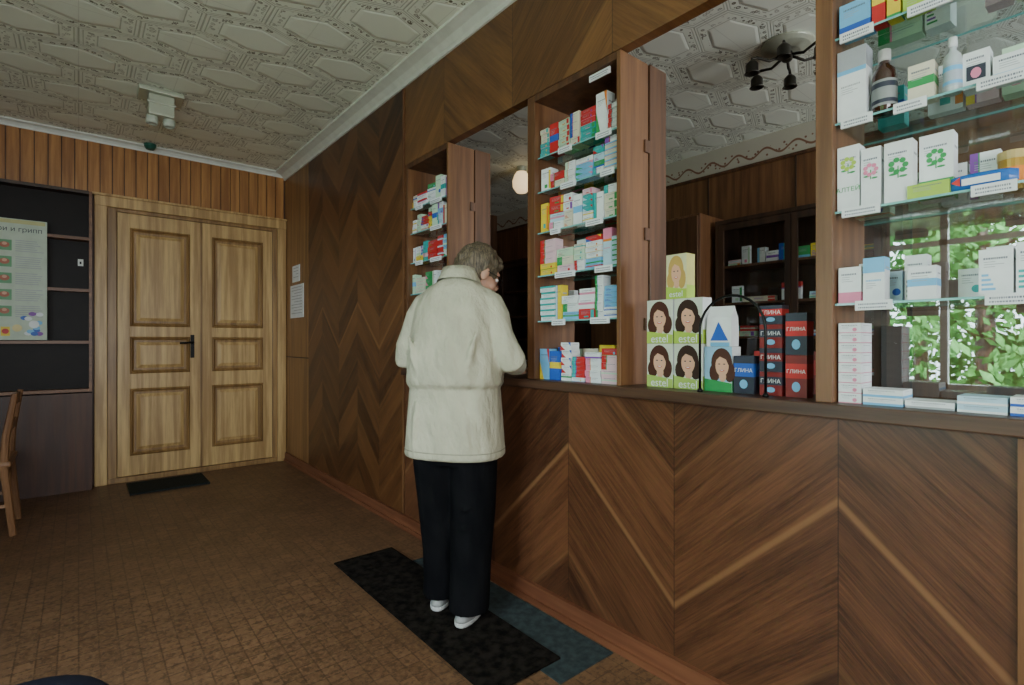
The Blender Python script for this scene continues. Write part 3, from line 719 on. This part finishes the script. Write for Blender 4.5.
# black rubber arch of the service hatch
arc = [(.86 + .112*math.cos(math.pi*t/16)*(1), ZL + .21 + .115*math.sin(math.pi*t/16)) for t in range(17)]
path = [(.972, ZL+.001)] + arc + [(.748, ZL+.001)]
g = Geo(); X = XW+.02
g.tube([(X, y_, z_) for y_, z_ in path], .0045, M['iron'], 8)
for yy in (.972, .748): g.lathe([(.010, 0), (.010, .006), (.005, .012)], M['iron'], (X, yy, ZL+.0005), 12)
top(g.obj('hatch_rim', origin=(X, .86, ZL), smooth=True), 'black rubber arched rim of the service hatch', 'hatch rim')

# ---------------------------------------------------------------- pharmacy furniture
def glazed(y0, y1, x0, x1, zt, shelves, label):
    e = empty('glass_cabinet', ((x0+x1)/2, (y0+y1)/2, 0), label, 'cabinet'); D = M['dkcab']
    g = Geo(); g.box(x1-.02, x1, y0, y1, 0, zt, D); g.box(x0, x1-.02, y0, y0+.025, 0, zt, D); g.box(x0, x1-.02, y1-.025, y1, 0, zt, D); g.box(x0, x1-.02, y0+.025, y1-.025, zt-.03, zt, D); g.box(x0, x1-.02, y0+.025, y1-.025, 0, .85, D)
    wchild(g, 'cabinet_body', e)
    for z in shelves:
        g = Geo(); g.box(x0+.03, x1-.02, y0+.025, y1-.025, z-.018, z, M['brown']); wchild(g, 'shelf', e)
    n = 2; w = (y1-y0-.05)/n
    for i in range(n):
        a = y0+.025+i*w; b = a+w
        g = Geo()
        for q in ((a+.002, a+.045, .86, zt-.035), (b-.045, b-.002, .86, zt-.035), (a+.045, b-.045, .86, .91), (a+.045, b-.045, zt-.085, zt-.035)): g.box(x0-.0, x0+.02, q[0], q[1], q[2], q[3], D)
        g.poly([(x0+.01, a+.045, .91), (x0+.01, a+.045, zt-.085), (x0+.01, b-.045, zt-.085), (x0+.01, b-.045, .91)], M['glass'])
        d_ = wchild(g, 'cabinet_door', e)
glazed(1.05, 2.23, 4.02, 4.38, 2.19, (.98, 1.25, 1.52, 1.82), 'dark wooden glazed cabinet stocked with medicines')
glazed(3.9, 5.1, 4.02, 4.38, 2.19, (.98, 1.25, 1.52, 1.82), 'dark wooden glazed cabinet near pharmacy end wall')
for z in (.98, 1.25, 1.52, 1.82):
    fill(2.18, 1.10, 4.12, z, z+.2, rr, 'cartons in the dark glazed cabinet', .5, wmul=2.2, dens=.6, depth=.09, cap=2, where='shelf')
tc = empty('storage_cabinet', (4.1, 2.52, 0), 'tall plain brown wooden storage cabinet', 'cabinet')
g = Geo(); g.box(3.87, 4.38, 2.28, 2.76, .05, 2.25, M['post']); g.box(3.9, 4.36, 2.30, 2.74, 0, .05, M['dkcab']); wchild(g, 'cabinet_body', tc, bevel=.004)
g = Geo(); g.box(3.85, 3.868, 2.29, 2.75, .07, 2.23, M['brown']); wchild(g, 'cabinet_door', tc, bevel=.003)
g = Geo(); g.tube([(3.85, 2.34, 1.1), (3.82, 2.34, 1.1), (3.82, 2.34, 1.22), (3.85, 2.34, 1.22)], .006, metal); wchild(g, 'handle', tc)

# ---------------------------------------------------------------- person
pe = empty('person', (1.29, 1.95, .012), 'standing person in pale beige jacket and black trousers leaning at counter', 'person', rot=-math.radians(55))
skinm = simple('skin', (.50, .27, .18), .5, .08, 20)
def cloth(name, c, c2, sc=7, bs=.5, rough=.75, bd=.03, spec=.25):
    s = NT(name); o = s.obj(); x_, y_, z_ = s.sep(o)
    v = s.comb(s.math('MULTIPLY', x_, 1.8), s.math('MULTIPLY', y_, 1.8), s.math('ADD', z_, s.math('MULTIPLY', x_, .5)))
    f = s.noise(v, sc, 4, .5); w = s.noise(o, 400, 1)
    h = s.math('ADD', f, s.math('MULTIPLY', w, .02))
    return s.finish(s.mix(s.ramp(f, .3, .7), c, c2), rough, h, bs, bd, Specular_IOR_Level=spec)
jacket_m = cloth('beige_jacket_cloth', (.46, .44, .325), (.39, .37, .27), 6, .8, bd=.05); trouser_m = cloth('black_trouser_cloth', (.004, .004, .005), (.007, .007, .008), 6, .4, .95, spec=.05)
def ring(cx, cy, z, rx, ry, p=2.5, n=40, tilt=0):
    out = []
    for j in range(n):
        a = 2*math.pi*j/n; c, s_ = math.cos(a), math.sin(a)
        x = math.copysign(abs(c)**(2/p), c)*rx; y = math.copysign(abs(s_)**(2/p), s_)*ry
        out.append((cx + x, cy + y, z + tilt*y))
    return out
def voxel(g, name, size, sm=4, parent=pe, mat=None):
    ob = g.obj('tmpvox')
    m = ob.modifiers.new('r', 'REMESH'); m.mode = 'VOXEL'; m.voxel_size = size; m.use_smooth_shade = True
    if sm:
        q = ob.modifiers.new('s', 'SMOOTH'); q.iterations = sm; q.factor = .5
    bpy.context.view_layer.update()
    me = bpy.data.meshes.new_from_object(ob.evaluated_get(bpy.context.evaluated_depsgraph_get()))
    bpy.data.objects.remove(ob)
    me.materials.clear(); me.materials.append(mat); me.name = name
    me.polygons.foreach_set('use_smooth', [True]*len(me.polygons))
    me.polygons.foreach_set('material_index', [0]*len(me.polygons))
    o = bpy.data.objects.new(name, me); COL.objects.link(o); o.parent = parent
    return o
HC = Vector((.065, .140, 1.510))
HM = Matrix.Translation(HC) @ Matrix.Rotation(-math.radians(46), 4, 'Z') @ Matrix.Rotation(-math.radians(24), 4, 'X') @ Matrix.Scale(1.06, 4)
EL = {1: Vector((.262, -.010, 1.110)), -1: Vector((-.232, -.02, 1.125))}
WR = {1: Vector((.230, .225, 1.075)), -1: Vector((-.13, .25, 1.078))}
HD = {1: Vector((-.10, 1, 0)).normalized(), -1: Vector((.25, 1, 0)).normalized()}
g = Geo(); S = skinm
g.loft([ring(0, 0, z, rx, ry) for z, rx, ry in ((.78, .15, .10), (.90, .165, .115), (1.02, .15, .10), (1.2, .16, .10))] + [ring(0, .02, 1.32, .155, .09), ring(0, .03, 1.38, .12, .07), ring(0, .04, 1.42, .06, .055)], S)
g.tube([(0, .035, 1.38), (.02, .07, 1.44), tuple(HC + Vector((-.01, -.02, -.04)))], [.056, .052, .05], S, 16)
for sx in (1, -1):
    g.tube([(sx*.14, .03, 1.34), tuple(EL[sx].lerp(Vector((sx*.165, .03, 1.34)), .5)), tuple(EL[sx]), tuple(EL[sx].lerp(WR[sx], .4)), tuple(WR[sx])], [.046, .042, .034, .034, .024], S, 14)
    d = HD[sx]; sd = Vector((d.y, -d.x, 0)); w = WR[sx]
    pz = ZL + .018 - .012
    pal = w + d*.05; pal.z = pz + .010
    mt = Matrix.Translation(pal) @ Matrix(((sd.x, d.x, 0, 0), (sd.y, d.y, 0, 0), (0, 0, 1, 0), (0, 0, 0, 1)))
    g.tube([tuple(w), tuple(w + d*.02 + Vector((0, 0, -.015))), tuple(pal)], [.024, (.028, .018), (.034, .014)], S, 12)
    g.ell((0, 0, 0), (.040, .050, .014), S, mt)
    for k, (off, ln) in enumerate(((-.029, .066), (-.010, .076), (.010, .072), (.028, .056))):
        off *= -sx
        b0 = mt @ Vector((off, .035, .002)); b1 = mt @ Vector((off*1.15, .035+ln*.45, .012)); b2 = mt @ Vector((off*1.2, .035+ln*.8, .002)); b3 = mt @ Vector((off*1.2, .035+ln, -.006))
        g.tube([b0, b1, b2, b3], [.0095, .009, .008, .0065], S, 10)
    t0 = mt @ Vector((-sx*.030, -.02, 0)); t1 = mt @ Vector((-sx*.055, .010, 0)); t2 = mt @ Vector((-sx*.060, .038, -.004))
    g.tube([t0, t1, t2], [.013, .011, .008], S, 10)
FT = {1: Vector((.082, -.03, 0)), -1: Vector((-.085, .07, 0))}
for sx in (1, -1):
    g.tube([(sx*.085, 0, .84), (sx*.09, .01, .48), (FT[sx].x, FT[sx].y, .09), (FT[sx].x, FT[sx].y, .045)], [.085, .052, .036, .036], S, 16)
    g.tube([(FT[sx].x, FT[sx].y-.03, .045), (FT[sx].x+sx*.01, FT[sx].y+.09, .035), (FT[sx].x+sx*.015, FT[sx].y+.14, .028)], [.028, (.034, .02), (.025, .014)], S, 12)
def hell(c, r): g.ell(c, r, S, HM)
hell((0, -.012, .032), (.074, .093, .082)); hell((0, .022, -.028), (.060, .068, .085)); hell((0, .058, -.092), (.028, .028, .022))
hell((0, .093, -.022), (.012, .020, .018)); hell((0, .086, 0), (.009, .014, .028)); hell((0, .068, .026), (.052, .020, .012))
hell((.078, -.004, -.012), (.010, .020, .032)); hell((-.078, -.004, -.012), (.010, .020, .032)); hell((0, .082, -.060), (.022, .010, .006)); hell((0, .080, -.070), (.020, .010, .006))
hell((.035, .058, -.035), (.024, .024, .024)); hell((-.035, .058, -.035), (.024, .024, .024))
voxel(g, 'body', .0055, 3, mat=skinm)
for sx in (1, -1):
    g = Geo(); g.ell((sx*.031, .0745, .002), (.011, .011, .009), simple('eye_white', (.75, .73, .7), .2), HM); g.ell((sx*.031, .0845, .002), (.0045, .002, .0045), simple('iris', (.06, .04, .03), .2), HM); g.obj('eye', parent=pe, smooth=True)
hairm = NT('grey_brown_hair'); o_ = hairm.obj(); xx, yy, zz = hairm.sep(o_)
f = hairm.noise(hairm.comb(hairm.math('MULTIPLY', xx, 170), hairm.math('MULTIPLY', yy, 170), hairm.math('MULTIPLY', zz, 22)), 1, 4, .7)
hairm = hairm.finish(hairm.mix(hairm.ramp(f, .35, .68), (.032, .023, .014), (.18, .135, .080)), .55, f, .7, .005)
g = Geo()
def he(c, r): g.ell(c, r, hairm, HM)
he((0, -.022, .040), (.087, .100, .087)); he((0, -.045, -.005), (.081, .077, .078)); he((0, -.052, -.045), (.062, .055, .05))
he((.052, -.025, .015), (.034, .050, .050)); he((-.052, -.025, .015), (.034, .050, .050)); he((0, .045, .075), (.055, .04, .035)); he((.03, .055, .062), (.035, .028, .022))
hr = random.Random(5)
for k in range(46):
    a = hr.uniform(0, 2*math.pi); b = hr.uniform(-.4, 1.4); 
    p = Vector((.080*math.cos(b)*math.cos(a), -.022 + .092*math.cos(b)*math.sin(a), .034 + .080*math.sin(b)))
    if p.y > .05 and p.z < .07: continue
    he(tuple(p), (.012, .018, .022))
voxel(g, 'hair', .0055, 6, mat=hairm)
g = Geo()
for sx in (1, -1):
    c = Vector((sx*.033, .100, -.004))
    g.tube([tuple(HM @ (c + Vector((.024*math.cos(2*math.pi*t/20), -abs(.006*math.cos(2*math.pi*t/20)), .019*math.sin(2*math.pi*t/20))))) for t in range(20)], .0018, M['iron'], 6, True)
    g.tube([tuple(HM @ Vector(q)) for q in ((sx*.056, .094, .002), (sx*.078, .06, .004), (sx*.085, -.002, .002))], .002, M['iron'], 6)
g.tube([tuple(HM @ Vector(q)) for q in ((-.009, .101, 0), (0, .104, .003), (.009, .101, 0))], .0018, M['iron'], 6)
g.obj('glasses', parent=pe, smooth=True)
# jacket
g = Geo(); J = jacket_m
rs = [(.690, 0, .218, .162), (.700, 0, .224, .168), (.74, 0, .220, .165), (.85, 0, .212, .160), (.97, 0, .203, .152), (.995, 0, .200, .150), (1.003, 0, .213, .164), (1.02, 0, .214, .169), (1.10, .0, .208, .169), (1.20, .01, .200, .158), (1.28, .02, .194, .148), (1.34, .027, .186, .138), (1.39, .034, .168, .124), (1.425, .042, .140, .108), (1.450, .052, .104, .092), (1.466, .06, .082, .080), (1.485, .072, .078, .075), (1.50, .08, .076, .072)]
g.loft([ring(0, cy, z, rx, ry, 2.5, 48, -.0 if z < 1.4 else -.12) for z, cy, rx, ry in rs], J)
for sx in (1, -1):
    E_ = EL[sx]
    pts = [Vector((sx*.110, .035, 1.385)), Vector((sx*.150, .03, 1.355)), Vector((sx*.178, .02, 1.30)), Vector((sx*.200, .005, 1.22)), E_.lerp(Vector((sx*.200, .005, 1.22)), .4), E_ + Vector((0, .01, 0)), E_.lerp(WR[sx], .3), E_.lerp(WR[sx], .65), E_.lerp(WR[sx], .88), E_.lerp(WR[sx], .92), E_.lerp(WR[sx], 1.0)]
    g.tube(pts, [.058, .066, .067, .065, .062, .062, .056, .050, .045, .040, .041], J, 20)
# soft folds
for x0, x1, z0, z1 in ((-.16, -.10, 1.22, 1.03), (.15, .10, 1.24, 1.03), (-.05, -.07, 1.12, 1.02), (.06, .03, 1.13, 1.02), (-.12, -.13, .97, .73), (.09, .11, .97, .73), (-.01, .0, .96, .75)):
    yb = -.154 if z0 > 1 else -.149
    g.tube([(x0, yb+.02, z0), ((x0+x1)/2, yb+.004, (z0+z1)/2), (x1, yb+.006, z1)], [.006, .015, .011], J, 8)
jk = voxel(g, 'jacket', .0075, 5, mat=jacket_m)
g = Geo(); sm_ = simple('jacket_seam', (.30, .29, .21), .8)
g.loft([ring(0, 0, .722, .2225, .1675, 2.5, 48), ring(0, 0, .7245, .2235, .1685, 2.5, 48), ring(0, 0, .727, .2225, .1675, 2.5, 48)], sm_, False)
g.obj('hem_seam', parent=jk, smooth=True)
g = Geo()
g.loft([ring(0, .058+dy, z, rx, ry, 2.3, 32, -.25) for z, rx, ry, dy in ((1.450, .102, .096, -.004), (1.485, .088, .086, .004), (1.512, .082, .080, .012), (1.510, .074, .072, .012), (1.46, .075, .072, .0))], J, False)
g.obj('collar', parent=jk, smooth=True)
# trousers
g = Geo(); T = trouser_m
g.loft([ring(0, 0, .66, .172, .118), ring(0, 0, .75, .180, .130), ring(0, 0, .85, .178, .13), ring(0, 0, .95, .165, .12)], T)
for sx in (1, -1):
    F = FT[sx]
    g.tube([(sx*.082, 0, .80), (sx*.086, .0, .66), (sx*.086, .008+F.y*.3, .46), (F.x, F.y*.8, .25), (F.x, F.y-.006, .11), (F.x, F.y-.016, .034)], [(.106, .115), (.106, .114), (.098, .100), (.090, .090), (.088, .090), (.086, .100)], T, 24)
for sx in (1, -1):
    for z in (.50, .42, .16, .11):
        g.tube([(FT[sx].x-.07, FT[sx].y-.03, z), (FT[sx].x, FT[sx].y-.088 + (.008 if z > .3 else 0), z-.02), (FT[sx].x+.06, FT[sx].y-.05, z-.005)], [.004, .008, .004], T, 8)
voxel(g, 'trousers', .008, 3, mat=trouser_m)
# shoes
shm = simple('shoe_grey', (.30, .30, .29), .5); solem = simple('shoe_sole_white', (.62, .62, .60), .5)
for sx in (1, -1):
    F = FT[sx]
    def fo(z, k=1.0, gx=0): 
        pts = []
        for j in range(28):
            a = 2*math.pi*j/28; yy = math.sin(a); w = (.046 + .004*yy)*k
            pts.append((F.x + gx + math.copysign(abs(math.cos(a))**.75, math.cos(a))*w + sx*.008*yy, F.y + .018 + math.copysign(abs(yy)**.85, yy)*.130*(.5+.5*k if yy < 0 else .97+.03*k), z))
        return pts
    g = Geo(); g.loft([fo(.018), fo(.028, 1.0), fo(.038, .9), fo(.05, .72), fo(.062, .5), fo(.07, .3)], shm); sh = g.obj('shoe', parent=pe, smooth=True)
    g = Geo(); g.loft([fo(0, .98), fo(.006, 1.05), fo(.018, 1.06), fo(.020, .9)], solem); g.obj('sole', parent=sh)

# ---------------------------------------------------------------- outdoors
gr = simple('grass', (.06, .12, .03), .9, .3, 3)
box_obj('ground_outside', (-22, XL-.12, -10, 22, -.35, -.25), gr, 'structure')
s = NT('leaf'); p_ = s.pos(); f = s.noise(p_, 3, 2)
leafm = s.finish(s.mix(s.ramp(f, .3, .7), (.04, .20, .03), (.12, .36, .10)), .6)
def tree(x, y, h, r, n, seed):
    t = random.Random(seed)
    e = empty('tree', (x, y, -.25), 'leafy green deciduous tree outside the window', 'tree')
    g = Geo(); g.tube([(0, 0, 0), (.05, .03, h*.4), (-.05, .1, h*.75), (0, 0, h*.95)], [.16, .12, .07, .02], M['dkcab'], 10)
    for k in range(6):
        a = t.uniform(0, 6.28); z = h*t.uniform(.3, .7); g.tube([(0, 0, z), (r*.4*math.cos(a), r*.4*math.sin(a), z+.3), (r*.75*math.cos(a), r*.75*math.sin(a), z+.7)], [.05, .035, .01], M['dkcab'], 6)
    g.obj('trunk', parent=e)
    g = Geo(); k_ = g.m(leafm)
    cl = [(t.uniform(-r, r), t.uniform(-r, r), h*t.uniform(.12, 1.0)) for _ in range(46)]
    for i in range(n):
        c = t.choice(cl); p = Vector(c) + Vector((max(-.6, min(.6, t.gauss(0, .28))), max(-.6, min(.6, t.gauss(0, .28))), t.gauss(0, .24)))
        if p.z < .1: continue
        a = Vector((t.uniform(-1, 1), t.uniform(-1, 1), t.uniform(-1, 1))).normalized()*t.uniform(.07, .14); b = a.orthogonal().normalized()*a.length*.5
        n0 = len(g.v); g.v += [tuple(p-a), tuple(p-b), tuple(p+a), tuple(p+b)]; g.f.append((n0, n0+1, n0+2, n0+3)); g.mi.append(k_)
    o = g.obj('foliage', parent=e, kind='stuff')
tree(-7.0, 1.5, 4.6, 1.2, 3000, 1); tree(-7.2, 5.6, 5.2, 1.2, 3500, 2); tree(-12, 3.4, 7, 1.7, 3600, 3); tree(-12.0, -1.4, 7, 1.7, 3000, 4)

# ---------------------------------------------------------------- light
w = bpy.data.worlds.new('sky'); scene.world = w; w.use_nodes = True
bg = w.node_tree.nodes['Background']; bg.inputs[0].default_value = (.74, .91, 1.0, 1); bg.inputs[1].default_value = 20.0
def area(name, loc, rot, sx, sy, power, col=(1, 1, 1), portal=False, spread=None):
    l = bpy.data.lights.new(name, 'AREA'); l.shape = 'RECTANGLE'; l.size = sx; l.size_y = sy; l.energy = power; l.color = col
    if spread: l.spread = spread
    if portal: l.cycles.is_portal = True
    o = bpy.data.objects.new(name, l); COL.objects.link(o); o.location = loc; o.rotation_euler = rot; return o
H = math.pi/2
area('window_portal', (XL-.09, (WY0+WY1)/2, (WZ0+WZ1)/2), (0, -H, 0), WZ1-WZ0, WY1-WY0, 1, portal=True)
sun = bpy.data.lights.new('sun', 'SUN'); sun.energy = 40; sun.angle = .02; sun.color = (1, .97, .9)
so = bpy.data.objects.new('sun', sun); COL.objects.link(so); so.rotation_euler = (0, math.radians(52), math.radians(-15)); so.location = (8, 0, 10)
area('front_fill_light', (-.3, YF+.12, 1.5), (H + .32, 0, 0), 2.0, 1.5, 125, (.93, .98, 1))  # added fill lamp behind the camera, tilted up; no window in this wall
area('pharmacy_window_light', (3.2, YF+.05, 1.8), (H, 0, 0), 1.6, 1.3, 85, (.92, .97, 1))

# ---------------------------------------------------------------- camera
cam = bpy.data.cameras.new('camera'); cam.lens = 36*522/1024; cam.sensor_width = 36; cam.clip_start = .02
co = bpy.data.objects.new('camera', cam); COL.objects.link(co); co.location = (0, 0, 1.2); co.rotation_euler = (H, 0, -math.radians(39.7))
scene.camera = co
